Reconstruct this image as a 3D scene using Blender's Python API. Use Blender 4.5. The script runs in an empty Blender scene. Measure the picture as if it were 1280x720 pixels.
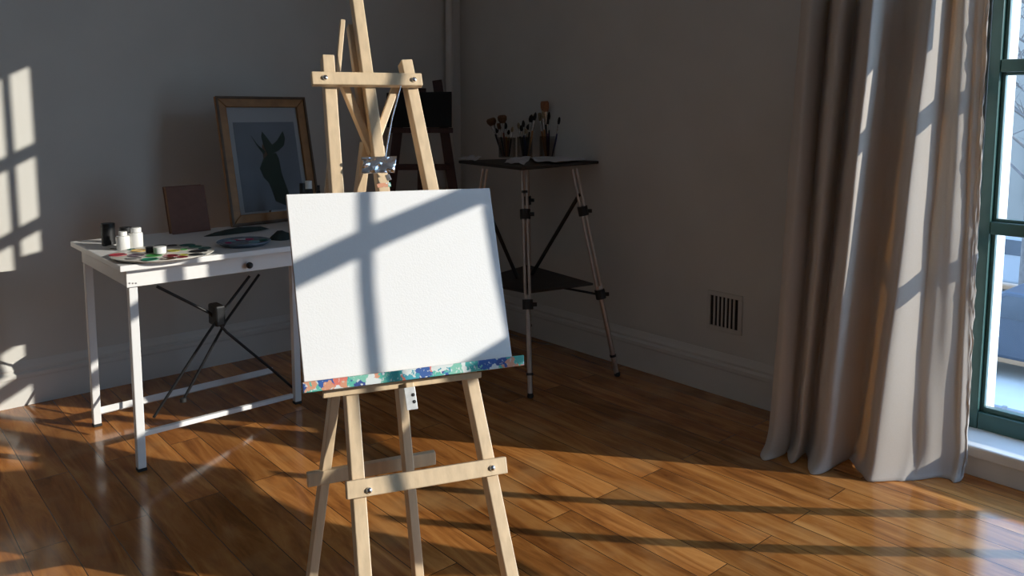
import bpy, bmesh, math, random
from mathutils import Vector, Matrix, noise
random.seed(7)
C = bpy.context.scene.collection
V = Vector
# ------------------------------------------------------------------ camera
F_PX, CY, PITCH, YAW = 1000.0, 248.0, 0.1085, 0.716
CAM = V((-3.197, -4.187, 1.35))
FW = V((math.sin(YAW)*math.cos(PITCH), math.cos(YAW)*math.cos(PITCH), -math.sin(PITCH)))
RT = V((math.cos(YAW), -math.sin(YAW), 0))
UP = RT.cross(FW)
cd = bpy.data.cameras.new('camera'); co = bpy.data.objects.new('camera', cd); C.objects.link(co)
co.matrix_world = Matrix(((RT.x, UP.x, -FW.x, CAM.x), (RT.y, UP.y, -FW.y, CAM.y), (RT.z, UP.z, -FW.z, CAM.z), (0, 0, 0, 1)))
cd.sensor_width = 36; cd.lens = F_PX/1280*36; cd.shift_y = -(360-CY)/1280; cd.clip_start = .05; cd.clip_end = 500
bpy.context.scene.camera = co
def ray(x, y): return FW*F_PX + RT*(x-640) - UP*(y-CY)
def hit(x, y, p, n):
    d = ray(x, y); return CAM + d*((V(p)-CAM).dot(n)/d.dot(n))
def onz(x, y, z=0.0): return hit(x, y, (0, 0, z), V((0, 0, 1)))
def ony(x, y, v): return hit(x, y, (0, v, 0), V((0, 1, 0)))
def onx(x, y, v): return hit(x, y, (v, 0, 0), V((1, 0, 0)))
HF = V((math.sin(YAW), math.cos(YAW), 0))
def ond(x, y, depth): return hit(x, y, CAM + HF*depth, HF)

# ------------------------------------------------------------------ materials
def lin(c): return tuple((v/255/12.92 if v/255 <= .04045 else ((v/255+.055)/1.055)**2.4) for v in c)
def mat(name, col, rough=.5, metal=0.0, spec=.5, var=0.0, scale=8.0, bump=0.0, stretch=None):
    m = bpy.data.materials.new(name); m.use_nodes = True
    nt = m.node_tree; b = nt.nodes['Principled BSDF']
    b.inputs['Base Color'].default_value = (*col, 1); b.inputs['Roughness'].default_value = rough
    b.inputs['Metallic'].default_value = metal; b.inputs['Specular IOR Level'].default_value = spec
    if var or bump:
        tc = nt.nodes.new('ShaderNodeTexCoord'); mp = nt.nodes.new('ShaderNodeMapping')
        nz = nt.nodes.new('ShaderNodeTexNoise'); nz.inputs['Scale'].default_value = scale; nz.inputs['Detail'].default_value = 5
        if stretch: mp.inputs['Scale'].default_value = stretch
        nt.links.new(tc.outputs['Object'], mp.inputs['Vector']); nt.links.new(mp.outputs['Vector'], nz.inputs['Vector'])
        if var:
            r = nt.nodes.new('ShaderNodeValToRGB')
            r.color_ramp.elements[0].position = .3; r.color_ramp.elements[1].position = .7
            r.color_ramp.elements[0].color = (*[c*(1-var) for c in col], 1); r.color_ramp.elements[1].color = (*[min(1, c*(1+var*.5)) for c in col], 1)
            nt.links.new(nz.outputs['Fac'], r.inputs['Fac']); nt.links.new(r.outputs['Color'], b.inputs['Base Color'])
        if bump:
            bp = nt.nodes.new('ShaderNodeBump'); bp.inputs['Strength'].default_value = bump; bp.inputs['Distance'].default_value = .01
            nt.links.new(nz.outputs['Fac'], bp.inputs['Height']); nt.links.new(bp.outputs['Normal'], b.inputs['Normal'])
    return m
M = {}
M['wall'] = mat('wall_plaster', (.62, .60, .555), .85, var=.05, scale=3, bump=.05)
M['dim_wall'] = mat('far_wall_paint', (.78, .77, .75), .9, var=.05, scale=3)
M['skirt'] = mat('skirting_paint', (.66, .64, .60), .55, var=.03, scale=6)
M['pine'] = mat('pine', (.72, .54, .345), .45, var=.13, scale=9, bump=.08, stretch=(6, 6, .7))
M['pine_dark'] = mat('pine_end', (.50, .33, .18), .5, var=.2, scale=14, stretch=(6, 6, .7))
M['canvas'] = mat('primed_canvas', (.86, .85, .845), .75, var=.01, scale=200, bump=.05)
M['canvas_edge'] = mat('raw_canvas_edge', (.62, .50, .46), .8, var=.1, scale=30)
M['white'] = mat('white_lacquer', (.80, .78, .76), .35, var=.02, scale=5)
M['white_metal'] = mat('white_powder_coat', (.76, .75, .74), .35, var=.02, scale=9)
M['black_metal'] = mat('black_rod', (.012, .012, .013), .45, metal=.3, var=.1, scale=30)
M['black'] = mat('black_plastic', (.010, .010, .011), .5, var=.1, scale=20)
M['rubber'] = mat('rubber', (.02, .02, .02), .8, var=.1, scale=30)
M['chrome'] = mat('chrome', (.80, .82, .85), .12, metal=1.0, var=.06, scale=12)
M['foil'] = mat('bent_chrome', (.80, .83, .87), .10, metal=1.0, var=.05, scale=25, bump=1.0)
M['steel'] = mat('brushed_steel', (.55, .52, .50), .28, metal=1.0, var=.1, scale=25)
M['tube'] = mat('satin_bronze_tube', (.50, .42, .37), .3, metal=.85, var=.15, scale=20)
M['dark_board'] = mat('dark_board', (.035, .03, .028), .6, var=.25, scale=10)
M['mahogany'] = mat('mahogany', (.045, .012, .009), .45, var=.3, scale=14, stretch=(6, 6, .8))
M['black_board'] = mat('black_primed_board', (.006, .008, .009), .9, var=.15, scale=20)
M['gold'] = mat('gilt_wood', (.33, .155, .05), .45, metal=.1, var=.25, scale=20)
M['gold_dark'] = mat('gilt_outer', (.10, .055, .025), .5, var=.25, scale=20)
M['mat_card'] = mat('mount_card', (.42, .43, .44), .9, var=.02, scale=20)
M['print_paper'] = mat('print_paper', (.20, .225, .26), .85, var=.18, scale=4)
M['plant_ink'] = mat('plant_ink', (.028, .05, .036), .8, var=.35, scale=25)
M['leather'] = mat('brown_book_cloth', (.17, .072, .048), .7, var=.12, scale=40)
M['pages'] = mat('page_edges', (.24, .12, .06), .8, var=.2, scale=60)
M['bottle'] = mat('white_bottle', (.80, .79, .76), .4, var=.02, scale=10)
M['porcelain'] = mat('porcelain_palette', (.70, .66, .58), .35, var=.05, scale=12)
M['palette_blue'] = mat('stained_palette', (.16, .20, .25), .4, var=.5, scale=30)
M['paper'] = mat('crumpled_paper', (.60, .60, .62), .9, var=.08, scale=14, bump=.4)
M['cloth_dark'] = mat('dark_rag', (.03, .045, .042), .95, var=.3, scale=20)
M['frame_green'] = mat('green_window_paint', (.055, .125, .105), .3, var=.1, scale=10)
M['sill'] = mat('sill_paint', (.80, .78, .74), .4, var=.04, scale=9)
M['plaster_out'] = mat('white_render', (.85, .84, .82), .8, var=.04, scale=8)
M['vent'] = mat('vent_paint', (.58, .56, .52), .5, var=.03, scale=10)
M['vent_dark'] = mat('vent_cavity', (.012, .011, .010), .9, var=.1, scale=10)
M['pipe'] = mat('pipe_paint', (.62, .58, .52), .4, var=.04, scale=6)
M['red_wood'] = mat('red_brown_wood', (.30, .11, .07), .5, var=.2, scale=20)
for nm, c in dict(red=(.42,.03,.05), purple=(.07,.03,.06), green=(.05,.28,.06), darkred=(.20,.02,.03), olive=(.36,.33,.05), black=(.012,.014,.016), grey=(.16,.15,.15), teal=(.01,.13,.11), yellow=(.62,.36,.03), brown=(.08,.04,.02), seagreen=(.02,.20,.12), blue=(.03,.06,.16), aqua=(.22,.40,.46), magenta=(.42,.03,.13), white=(.5,.5,.52)).items():
    M['paint_'+nm] = mat('paint_'+nm, c, .3, var=.2, scale=60)

def glass_mat(name, tint, gl=.08, rough=.0):
    m = bpy.data.materials.new(name); m.use_nodes = True; nt = m.node_tree
    for n in list(nt.nodes):
        if n.type == 'BSDF_PRINCIPLED': nt.nodes.remove(n)
    out = [n for n in nt.nodes if n.type == 'OUTPUT_MATERIAL'][0]
    t = nt.nodes.new('ShaderNodeBsdfTransparent'); t.inputs['Color'].default_value = (*tint, 1)
    g = nt.nodes.new('ShaderNodeBsdfGlossy'); g.inputs['Roughness'].default_value = rough
    fr = nt.nodes.new('ShaderNodeLayerWeight'); fr.inputs['Blend'].default_value = .18
    mt = nt.nodes.new('ShaderNodeMath'); mt.operation = 'MULTIPLY'; mt.inputs[1].default_value = gl*4
    mx = nt.nodes.new('ShaderNodeMixShader')
    nt.links.new(fr.outputs['Facing'], mt.inputs[0]); nt.links.new(mt.outputs[0], mx.inputs['Fac'])
    nt.links.new(t.outputs[0], mx.inputs[1]); nt.links.new(g.outputs[0], mx.inputs[2]); nt.links.new(mx.outputs[0], out.inputs['Surface'])
    return m
M['pane'] = glass_mat('window_glass', (.97, .985, .98), .05)
M['jar'] = glass_mat('jar_glass', (.80, .80, .80), .12, .03)
M['picture_glass'] = glass_mat('picture_glass', (.97, .97, .97), .06, .02)

def curtain_mat():
    m = bpy.data.materials.new('beige_curtain_cloth'); m.use_nodes = True; nt = m.node_tree
    out = [n for n in nt.nodes if n.type == 'OUTPUT_MATERIAL'][0]
    nt.nodes.remove(nt.nodes['Principled BSDF'])
    tc = nt.nodes.new('ShaderNodeTexCoord'); nz = nt.nodes.new('ShaderNodeTexNoise'); nz.inputs['Scale'].default_value = 180; nz.inputs['Detail'].default_value = 3
    nt.links.new(tc.outputs['Object'], nz.inputs['Vector'])
    r = nt.nodes.new('ShaderNodeValToRGB'); r.color_ramp.elements[0].color = (.74, .68, .61, 1); r.color_ramp.elements[1].color = (.82, .765, .70, 1)
    nt.links.new(nz.outputs['Fac'], r.inputs['Fac'])
    d = nt.nodes.new('ShaderNodeBsdfDiffuse'); d.inputs['Roughness'].default_value = .5
    t = nt.nodes.new('ShaderNodeBsdfTranslucent'); t.inputs['Color'].default_value = (.62, .42, .22, 1)
    mx = nt.nodes.new('ShaderNodeMixShader'); mx.inputs['Fac'].default_value = .26
    bp = nt.nodes.new('ShaderNodeBump'); bp.inputs['Strength'].default_value = .12; bp.inputs['Distance'].default_value = .002
    n2 = nt.nodes.new('ShaderNodeTexNoise'); n2.inputs['Scale'].default_value = 9; n2.inputs['Detail'].default_value = 6
    nt.links.new(tc.outputs['Object'], n2.inputs['Vector'])
    nt.links.new(n2.outputs['Fac'], bp.inputs['Height']); nt.links.new(bp.outputs['Normal'], d.inputs['Normal'])
    nt.links.new(r.outputs['Color'], d.inputs['Color'])
    nt.links.new(d.outputs[0], mx.inputs[1]); nt.links.new(t.outputs[0], mx.inputs[2]); nt.links.new(mx.outputs[0], out.inputs['Surface'])
    return m
M['curtain'] = curtain_mat()

def floor_mat():
    m = bpy.data.materials.new('varnished_floor_boards'); m.use_nodes = True; nt = m.node_tree; b = nt.nodes['Principled BSDF']
    N = nt.nodes.new; L = nt.links.new
    tc = N('ShaderNodeTexCoord'); mp = N('ShaderNodeMapping'); mp.inputs['Rotation'].default_value = (0, 0, math.pi/2)
    L(tc.outputs['Object'], mp.inputs['Vector'])
    br = N('ShaderNodeTexBrick'); br.offset = .37; br.squash = 1
    br.inputs['Scale'].default_value = 1; br.inputs['Brick Width'].default_value = 1.45; br.inputs['Row Height'].default_value = .122
    br.inputs['Mortar Size'].default_value = .0014; br.inputs['Mortar Smooth'].default_value = .25; br.inputs['Bias'].default_value = 0
    br.inputs['Color1'].default_value = (0, 0, 0, 1); br.inputs['Color2'].default_value = (1, 1, 1, 1); br.inputs['Mortar'].default_value = (.5, .5, .5, 1)
    L(mp.outputs['Vector'], br.inputs['Vector'])
    mp2 = N('ShaderNodeMapping'); mp2.inputs['Scale'].default_value = (9, 1.1, 1); L(tc.outputs['Object'], mp2.inputs['Vector'])
    # offset the grain per board
    ad = N('ShaderNodeVectorMath'); ad.operation = 'ADD'; sc = N('ShaderNodeVectorMath'); sc.operation = 'SCALE'; sc.inputs['Scale'].default_value = 37
    L(br.outputs['Color'], sc.inputs[0]); L(mp2.outputs['Vector'], ad.inputs[0]); L(sc.outputs[0], ad.inputs[1])
    g = N('ShaderNodeTexNoise'); g.inputs['Scale'].default_value = 1.6; g.inputs['Detail'].default_value = 9; g.inputs['Roughness'].default_value = .62; g.inputs['Distortion'].default_value = 1.2
    L(ad.outputs[0], g.inputs['Vector'])
    r = N('ShaderNodeValToRGB'); e = r.color_ramp.elements
    e[0].position = .26; e[0].color = (.15, .046, .012, 1); e[1].position = .74; e[1].color = (.66, .30, .085, 1)
    x = e.new(.5); x.color = (.42, .155, .036, 1)
    L(g.outputs['Fac'], r.inputs['Fac'])
    hs = N('ShaderNodeHueSaturation'); mr = N('ShaderNodeMapRange'); mr.inputs['To Min'].default_value = .70; mr.inputs['To Max'].default_value = 1.30
    L(br.outputs['Color'], mr.inputs['Value']); L(mr.outputs['Result'], hs.inputs['Value']); L(r.outputs['Color'], hs.inputs['Color'])
    # worn grey patches and knots
    n2 = N('ShaderNodeTexNoise'); n2.inputs['Scale'].default_value = 3.2; n2.inputs['Detail'].default_value = 6; L(tc.outputs['Object'], n2.inputs['Vector'])
    r2 = N('ShaderNodeValToRGB'); r2.color_ramp.elements[0].position = .52; r2.color_ramp.elements[1].position = .72
    L(n2.outputs['Fac'], r2.inputs['Fac'])
    mw = N('ShaderNodeMix'); mw.data_type = 'RGBA'; mm = N('ShaderNodeMath'); mm.operation = 'MULTIPLY'; mm.inputs[1].default_value = .45
    L(r2.outputs['Color'], mm.inputs[0]); L(mm.outputs[0], mw.inputs['Factor']); L(hs.outputs['Color'], mw.inputs['A']); mw.inputs['B'].default_value = (.58, .33, .13, 1)
    mj = N('ShaderNodeMix'); mj.data_type = 'RGBA'; L(br.outputs['Fac'], mj.inputs['Factor']); L(mw.outputs['Result'], mj.inputs['A']); mj.inputs['B'].default_value = (.012, .006, .004, 1)
    L(mj.outputs['Result'], b.inputs['Base Color'])
    rr = N('ShaderNodeMapRange'); rr.inputs['To Min'].default_value = .07; rr.inputs['To Max'].default_value = .20; L(n2.outputs['Fac'], rr.inputs['Value']); L(rr.outputs['Result'], b.inputs['Roughness'])
    bp = N('ShaderNodeBump'); bp.inputs['Strength'].default_value = .35; bp.inputs['Distance'].default_value = .002; bp.invert = True
    ma = N('ShaderNodeMath'); ma.operation = 'MULTIPLY_ADD'; ma.inputs[1].default_value = .12; L(g.outputs['Fac'], ma.inputs[0]); L(br.outputs['Fac'], ma.inputs[2])
    L(ma.outputs[0], bp.inputs['Height']); L(bp.outputs['Normal'], b.inputs['Normal'])
    b.inputs['Specular IOR Level'].default_value = .5
    return m
M['floor'] = floor_mat()

def smear_mat():
    m = bpy.data.materials.new('dried_paint_smears'); m.use_nodes = True; nt = m.node_tree; b = nt.nodes['Principled BSDF']
    N = nt.nodes.new; L = nt.links.new
    tc = N('ShaderNodeTexCoord')
    nd = N('ShaderNodeTexNoise'); nd.inputs['Scale'].default_value = 45; nd.inputs['Detail'].default_value = 3; L(tc.outputs['Object'], nd.inputs['Vector'])
    sc_ = N('ShaderNodeVectorMath'); sc_.operation = 'SCALE'; sc_.inputs['Scale'].default_value = .05; L(nd.outputs['Color'], sc_.inputs[0])
    av = N('ShaderNodeVectorMath'); av.operation = 'ADD'; L(tc.outputs['Object'], av.inputs[0]); L(sc_.outputs[0], av.inputs[1])
    n1 = N('ShaderNodeTexVoronoi'); n1.inputs['Scale'].default_value = 30; L(av.outputs[0], n1.inputs['Vector'])
    sp_ = N('ShaderNodeSeparateColor'); L(n1.outputs['Color'], sp_.inputs[0])
    r = N('ShaderNodeValToRGB'); r.color_ramp.interpolation = 'CONSTANT'; e = r.color_ramp.elements
    cols = [(0, (.05, .36, .34)), (.16, (.66, .30, .18)), (.27, (.03, .10, .34)), (.40, (.10, .46, .36)), (.54, (.70, .74, .72)), (.68, (.05, .34, .42)), (.80, (.03, .07, .26)), (.87, (.70, .18, .13)), (.94, (.20, .52, .40))]
    e[0].position = cols[0][0]; e[0].color = (*cols[0][1], 1); e[1].position = cols[-1][0]; e[1].color = (*cols[-1][1], 1)
    for p, c in cols[1:-1]:
        k = e.new(p); k.color = (*c, 1)
    L(sp_.outputs[0], r.inputs['Fac'])
    n2 = N('ShaderNodeTexNoise'); n2.inputs['Scale'].default_value = 130; n2.inputs['Detail'].default_value = 4; L(tc.outputs['Object'], n2.inputs['Vector'])
    r2 = N('ShaderNodeValToRGB'); r2.color_ramp.elements[0].position = .58; r2.color_ramp.elements[1].position = .66; L(n2.outputs['Fac'], r2.inputs['Fac'])
    mx = N('ShaderNodeMix'); mx.data_type = 'RGBA'; L(r2.outputs['Color'], mx.inputs['Factor']); L(r.outputs['Color'], mx.inputs['A']); mx.inputs['B'].default_value = (.66, .70, .68, 1)
    L(mx.outputs['Result'], b.inputs['Base Color']); b.inputs['Roughness'].default_value = .5
    return m
M['smear'] = smear_mat()

# ------------------------------------------------------------------ mesh builder
class MB:
    def __init__(s): s.bm = bmesh.new()
    def quadprism(s, q, d):
        """a four-cornered face q (world points) given the depth vector d"""
        a = [s.bm.verts.new(p) for p in q]; b = [s.bm.verts.new(V(p)+d) for p in q]
        s.bm.faces.new(a); s.bm.faces.new(b[::-1])
        n = len(q)
        for i in range(n): s.bm.faces.new((a[i], b[i], b[(i+1) % n], a[(i+1) % n]))
        return s
    def box(s, a, b):
        x0, y0, z0 = [min(p, q) for p, q in zip(a, b)]; x1, y1, z1 = [max(p, q) for p, q in zip(a, b)]
        return s.quadprism([(x0, y0, z0), (x1, y0, z0), (x1, y1, z0), (x0, y1, z0)], V((0, 0, z1-z0)))
    def beam(s, A, B, w, d, nrm, back=True):
        """rectangular bar A->B, width w across, thickness d measured backwards from the face whose normal is nrm"""
        A = V(A); B = V(B); t = (B-A).normalized(); n = (V(nrm) - t*V(nrm).dot(t)).normalized(); u = t.cross(n)*(w/2)
        off = V((0, 0, 0)) if back else n*(d/2)
        return s.quadprism([A-u+off, A+u+off, B+u+off, B-u+off], -n*d)
    def tube(s, pts, r, seg=12, caps=True):
        pts = [V(p) for p in pts]; rs = r if isinstance(r, (list, tuple)) else [r]*len(pts); rings = []
        ref = None
        for i, p in enumerate(pts):
            t = (pts[min(i+1, len(pts)-1)] - pts[max(i-1, 0)]).normalized()
            if ref is None: ref = t.orthogonal().normalized()
            ref = (ref - t*ref.dot(t)).normalized(); o = t.cross(ref)
            rings.append([s.bm.verts.new(p + (ref*math.cos(2*math.pi*k/seg) + o*math.sin(2*math.pi*k/seg))*rs[i]) for k in range(seg)])
        for a, b in zip(rings, rings[1:]):
            for k in range(seg): s.bm.faces.new((a[k], a[(k+1) % seg], b[(k+1) % seg], b[k]))
        if caps: s.bm.faces.new(rings[0][::-1]); s.bm.faces.new(rings[-1])
        return s
    def lathe(s, c, prof, seg=24, ax=(0, 0, 1)):
        """profile of (radius, height) turned about the axis through c"""
        ax = V(ax).normalized(); u = ax.orthogonal().normalized(); w = ax.cross(u); c = V(c); rings = []
        for r, h in prof:
            if r < 1e-6: rings.append([s.bm.verts.new(c+ax*h)])
            else: rings.append([s.bm.verts.new(c + ax*h + (u*math.cos(2*math.pi*k/seg) + w*math.sin(2*math.pi*k/seg))*r) for k in range(seg)])
        for a, b in zip(rings, rings[1:]):
            for k in range(seg):
                q = [a[k % len(a)], a[(k+1) % len(a)], b[(k+1) % len(b)], b[k % len(b)]]
                q = list(dict.fromkeys(q))
                if len(q) > 2: s.bm.faces.new(q)
        return s
    def sheet(s, rows):
        g = [[s.bm.verts.new(p) for p in r] for r in rows]
        for a, b in zip(g, g[1:]):
            for k in range(len(a)-1): s.bm.faces.new((a[k], a[k+1], b[k+1], b[k]))
        return s
    def build(s, name, m, parent=None, origin=None, bevel=0.0, smooth=None, solid=0.0, kind=None):
        bmesh.ops.recalc_face_normals(s.bm, faces=s.bm.faces)
        me = bpy.data.meshes.new(name)
        root = parent
        while root is not None and root.parent is not None: root = root.parent
        if root is not None: off = V(root['_o'])
        elif origin is not None: off = V(origin)
        else: off = V((0, 0, 0))
        bmesh.ops.translate(s.bm, verts=s.bm.verts, vec=-off)
        s.bm.to_mesh(me); s.bm.free()
        o = bpy.data.objects.new(name, me); C.objects.link(o); me.materials.append(m)
        if root is None: o.location = off; o['_o'] = tuple(off)
        else: o.parent = parent
        if solid: md = o.modifiers.new('thickness', 'SOLIDIFY'); md.thickness = solid; md.offset = 0
        if bevel: md = o.modifiers.new('edges', 'BEVEL'); md.width = bevel; md.segments = 2; md.limit_method = 'ANGLE'; md.angle_limit = math.radians(50)
        if smooth is not None:
            for p in me.polygons: p.use_smooth = True
            try: me.set_sharp_from_angle(angle=math.radians(smooth))
            except Exception: pass
        if kind: o['kind'] = kind
        return o
def thing(name, label, cat, loc, group=None):
    o = bpy.data.objects.new(name, None); C.objects.link(o); o.empty_display_size = .1
    o.location = loc; o['_o'] = tuple(loc); o['label'] = label; o['category'] = cat
    if group: o['group'] = group
    return o
def tag(o, label, cat, group=None):
    o['label'] = label; o['category'] = cat
    if group: o['group'] = group
    return o
def struct(o): o['kind'] = 'structure'; return o

# ------------------------------------------------------------------ room shell
XL, YB, ZC = -6.4, -7.6, 3.3
MB().box((XL-.2, YB-.2, -.2), (.14, .2, 0)).build('floor', M['floor'], kind='structure')
MB().box((XL-.2, YB-.2, ZC), (.4, .2, ZC+.2)).build('ceiling', M['dim_wall'], kind='structure')
MB().box((XL-.2, 0, 0), (.4, .2, ZC)).build('wall_left', M['wall'], kind='structure')
MB().box((XL-.2, YB, 0), (XL, 0, ZC)).build('wall_far', M['dim_wall'], kind='structure')
MB().box((XL-.2, YB-.2, 0), (.4, YB, ZC)).build('wall_behind', M['dim_wall'], kind='structure')
# wall with the windows: opening y WY0..WY1, z WZ0..WZ1
FX = .14                                   # inner face of the window frame
WY1 = onx(1226, 286, FX).y + .008          # left jamb as seen
WY0, WZ0, WZ1 = -6.1, .12, 3.0
w = MB(); TH = .20
w.box((0, WY1+.02, 0), (TH+.2, 0, ZC)); w.box((0, YB, 0), (TH, WY0, ZC)); w.box((0, WY0, WZ1), (TH, WY1+.02, ZC)); w.box((0, WY0, -.2), (TH, WY1+.02, WZ0-.02))
w.build('wall_right', M['wall'], kind='structure')
# white rendered outer reveal beside the left jamb
MB().box((FX+.07, WY1-.035, 0), (FX+.19, WY1+.019, ZC)).build('trim_1', M['plaster_out'], kind='structure')
# sill: board on a boxed plinth
MB().box((-.034, WY0, 0), (-.0005, -2.9, .075)).build('trim_2', M['sill'], kind='structure', bevel=.004)
MB().box((-.05, WY0, .0755), (FX+.02, -2.9, .12)).build('trim_3', M['sill'], kind='structure', bevel=.008)

def skirting(pts, name, nrm):
    prof = [(.0, .0), (.022, .0), (.022, .125), (.026, .135), (.026, .150), (.014, .160), (.016, .172), (.010, .186), (.004, .205), (.0, .205)]
    m = MB(); A, B = V(pts[0]), V(pts[1]); n = V(nrm)
    m.quadprism([A + n*d + V((0, 0, h)) for d, h in prof], B-A)
    return m.build(name, M['skirt'], kind='structure')
skirting(((XL, 0, 0), (0, 0, 0)), 'baseboard_left', (0, -1, 0))
skirting(((0, -.025, 0), (0, -2.895, 0)), 'baseboard_right', (-1, 0, 0))
# riser pipe in the corner
pc = ony(561, 60, -.045)
MB().lathe((pc.x, -.05, 0), [(.024, 0), (.024, ZC)], 20).build('trim_4', M['pipe'], kind='structure', smooth=60)
# ventilation grille on the right wall
v0, v1 = onx(885, 364, -.004), onx(927, 416, -.004)
ya, yb, zb, zt = v0.y, v1.y, .308, .497
vt = thing('wall_vent', 'small white ventilation grille low on the wall beside the curtain', 'vent', (0, (ya+yb)/2, zb))
m = MB(); fr_ = .022
m.box((-.008, yb, zb), (-.0005, ya, zb+fr_)); m.box((-.008, yb, zt-fr_), (-.0005, ya, zt)); m.box((-.008, ya-fr_*.8, zb+fr_), (-.0005, ya, zt-fr_)); m.box((-.008, yb, zb+fr_), (-.0005, yb+fr_, zt-fr_))
m.build('vent_frame', M['vent'], vt, bevel=.002)
m = MB(); wdt = ya-fr_*.8-(yb+fr_)
for k in range(1, 7):
    yy = yb+fr_+wdt*k/7; m.box((-.007, yy-.0045, zb+fr_), (-.0015, yy+.0045, zt-fr_))
m.build('slats', M['vent'], vt)
MB().box((-.0014, yb+fr_, zb+fr_), (-.0005, ya-fr_*.8, zt-fr_)).build('cavity', M['vent_dark'], vt)

# ------------------------------------------------------------------ window
SB, SA, ST = 1.32, 1/math.hypot(1, 1.32), .31      # sun: horizontal slope b/a, tangent of elevation
SUN = V((-SA, SA*SB, -ST)).normalized()
DY, DZ = -SB*FX, ST*FX/SA                            # from plane x=0 to the frame plane
za, zb_ = onx(1255, 90, FX).z, onx(1255, 74, FX).z   # upper bar
zc, zd = onx(1255, 295, FX).z, onx(1255, 279, FX).z  # lower bar
zr = onx(1250, 516, FX).z                            # top of the bottom rail
fr = MB()
X0, X1 = FX, FX+.06
def bar(y0, y1, z0, z1, d=0.0): fr.box((X0+d, y0, z0), (X1-d*.5, y1, z1))
bar(WY1-.038, WY1, WZ0, WZ1)                          # left stile
bar(WY1-.052, WY1-.0385, WZ0, WZ1, .024)                # glazing bead beside it
bar(WY0, WY1-.0385, WZ0, zr-.02, .003); bar(WY0, WY1-.0525, zr-.02, zr, .02)   # bottom rail and bead
bar(WY0+.0705, WY1-.0385, WZ1-.07, WZ1, .003); bar(WY0, WY0+.07, WZ0, WZ1)
YS = -3.36+DY+.02
bar(-4.02, WY1-.0385, zc, zd, .004); bar(-4.02, WY1-.0385, za, zb_, .004)     # the two bars in view
bar(-4.02, WY1-.0525, zd+.0005, zd+.012, .022); bar(-4.02, WY1-.0525, za-.012, za-.0005, .022)
fr.build('window_1', M['frame_green'], kind='structure', bevel=.003)
MB().box((FX+.038, WY0, WZ0), (FX+.042, WY1, WZ1)).build('window_2', M['pane'], kind='structure')

# transom muntins above and added unseen bars along the bay, shaped for shadow
t_ = MB()
MX = FX+.025; DYM, DZM = -SB*MX, ST*MX/SA
def mun(y0, z0, y1, z1, w_, d0=.019, d1=.031):
    A = V((X0+d0, y0, z0)); B = V((X0+d0, y1, z1)); t_.beam(A, B, w_, d1-d0, (-1, 0, 0))
def mp0(y0, z0, y1, z1, w_): mun(y0+DYM, z0+DZM, y1+DYM, z1+DZM, w_)
def poly0(pts, w_):
    for (a0, z0), (a1, z1) in zip(pts, pts[1:]): mp0(a0, z0, a1, z1, w_)
for z0 in (2.09, 2.43): mp0(-3.80, z0, -3.05, z0, .062)
mp0(-3.80, 2.86, -3.05, 2.86, .11)
mp0(-3.35, 1.70, -3.35, 2.88, .036)
mp0(-3.49, 1.79, -3.24, 1.79, .25)  # added block, shades the wall below the upper sun patch
mp0(-3.05, 1.90, -3.05, 2.9, .34)  # added wide member, ends the sun patch on the left wall
# unseen lattice added over the upper bay, curved so its shadow crosses the canvas
poly0([(-4.73, 2.52), (-4.80, 2.44), (-4.945, 2.33), (-5.08, 2.21), (-5.222, 2.0), (-5.335, 1.80), (-5.43, 1.57), (-5.47, 1.45)], .036)
poly0([(-5.75, 2.17), (-5.366, 2.122), (-5.11, 2.092), (-4.818, 2.044), (-4.45, 1.98)], .066)
poly0([(-4.70, 2.08), (-4.765, 1.98), (-4.853, 1.81), (-4.93, 1.64), (-4.98, 1.5)], .062)
mp0(-5.16, 1.655, -4.90, 1.625, .07)
mp0(-4.022, 1.77, -4.030, 1.915, .085)  # added bar, shades a strip of the table apron
mp0(-4.30, 1.825, -4.12, 1.825, .06)  # added bar, shades the front table leg
t_.build('shadow_muntins', M['frame_green'], kind='structure', bevel=.002)
# unseen solid panels added in the bay to keep sun off floor and table
s_ = MB()
P2 = [(-3.78,1.44),(-3.85,1.31),(-3.91,1.24),(-4.02,1.17),(-4.06,1.06),(-4.3,1.075),(-4.55,1.03),(-4.69,.865),(-4.80,.86),(-4.95,1.04),(-5.12,1.18),(-5.14,1.40),(-4.85,1.50),(-4.45,1.46),(-4.30,1.36),(-4.12,1.34),(-4.0,1.44)]
P3 = [(-3.72,.89),(-3.62,.98),(-3.55,1.06),(-3.50,1.20),(-3.42,1.20),(-3.42,.80),(-3.5,.82)]
s_.quadprism([V((X0+.019, a0+DYM, z0+DZM)) for a0, z0 in P3], V((.012, 0, 0)))
s_.quadprism([V((X0+.019, a0+DYM, z0+DZM)) for a0, z0 in P2], V((.012, 0, 0)))
s_.box((X0+.019, -3.86+DYM, 1.50+DZM), (X0+.031, -3.475+DYM, 1.95+DZM))
s_.box((X0+.019, -3.49+DYM, 1.60+DZM), (X0+.031, -3.35+DYM, 1.70+DZM))
s_.build('shadow_panels', M['frame_green'], kind='structure', bevel=.003)
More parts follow.
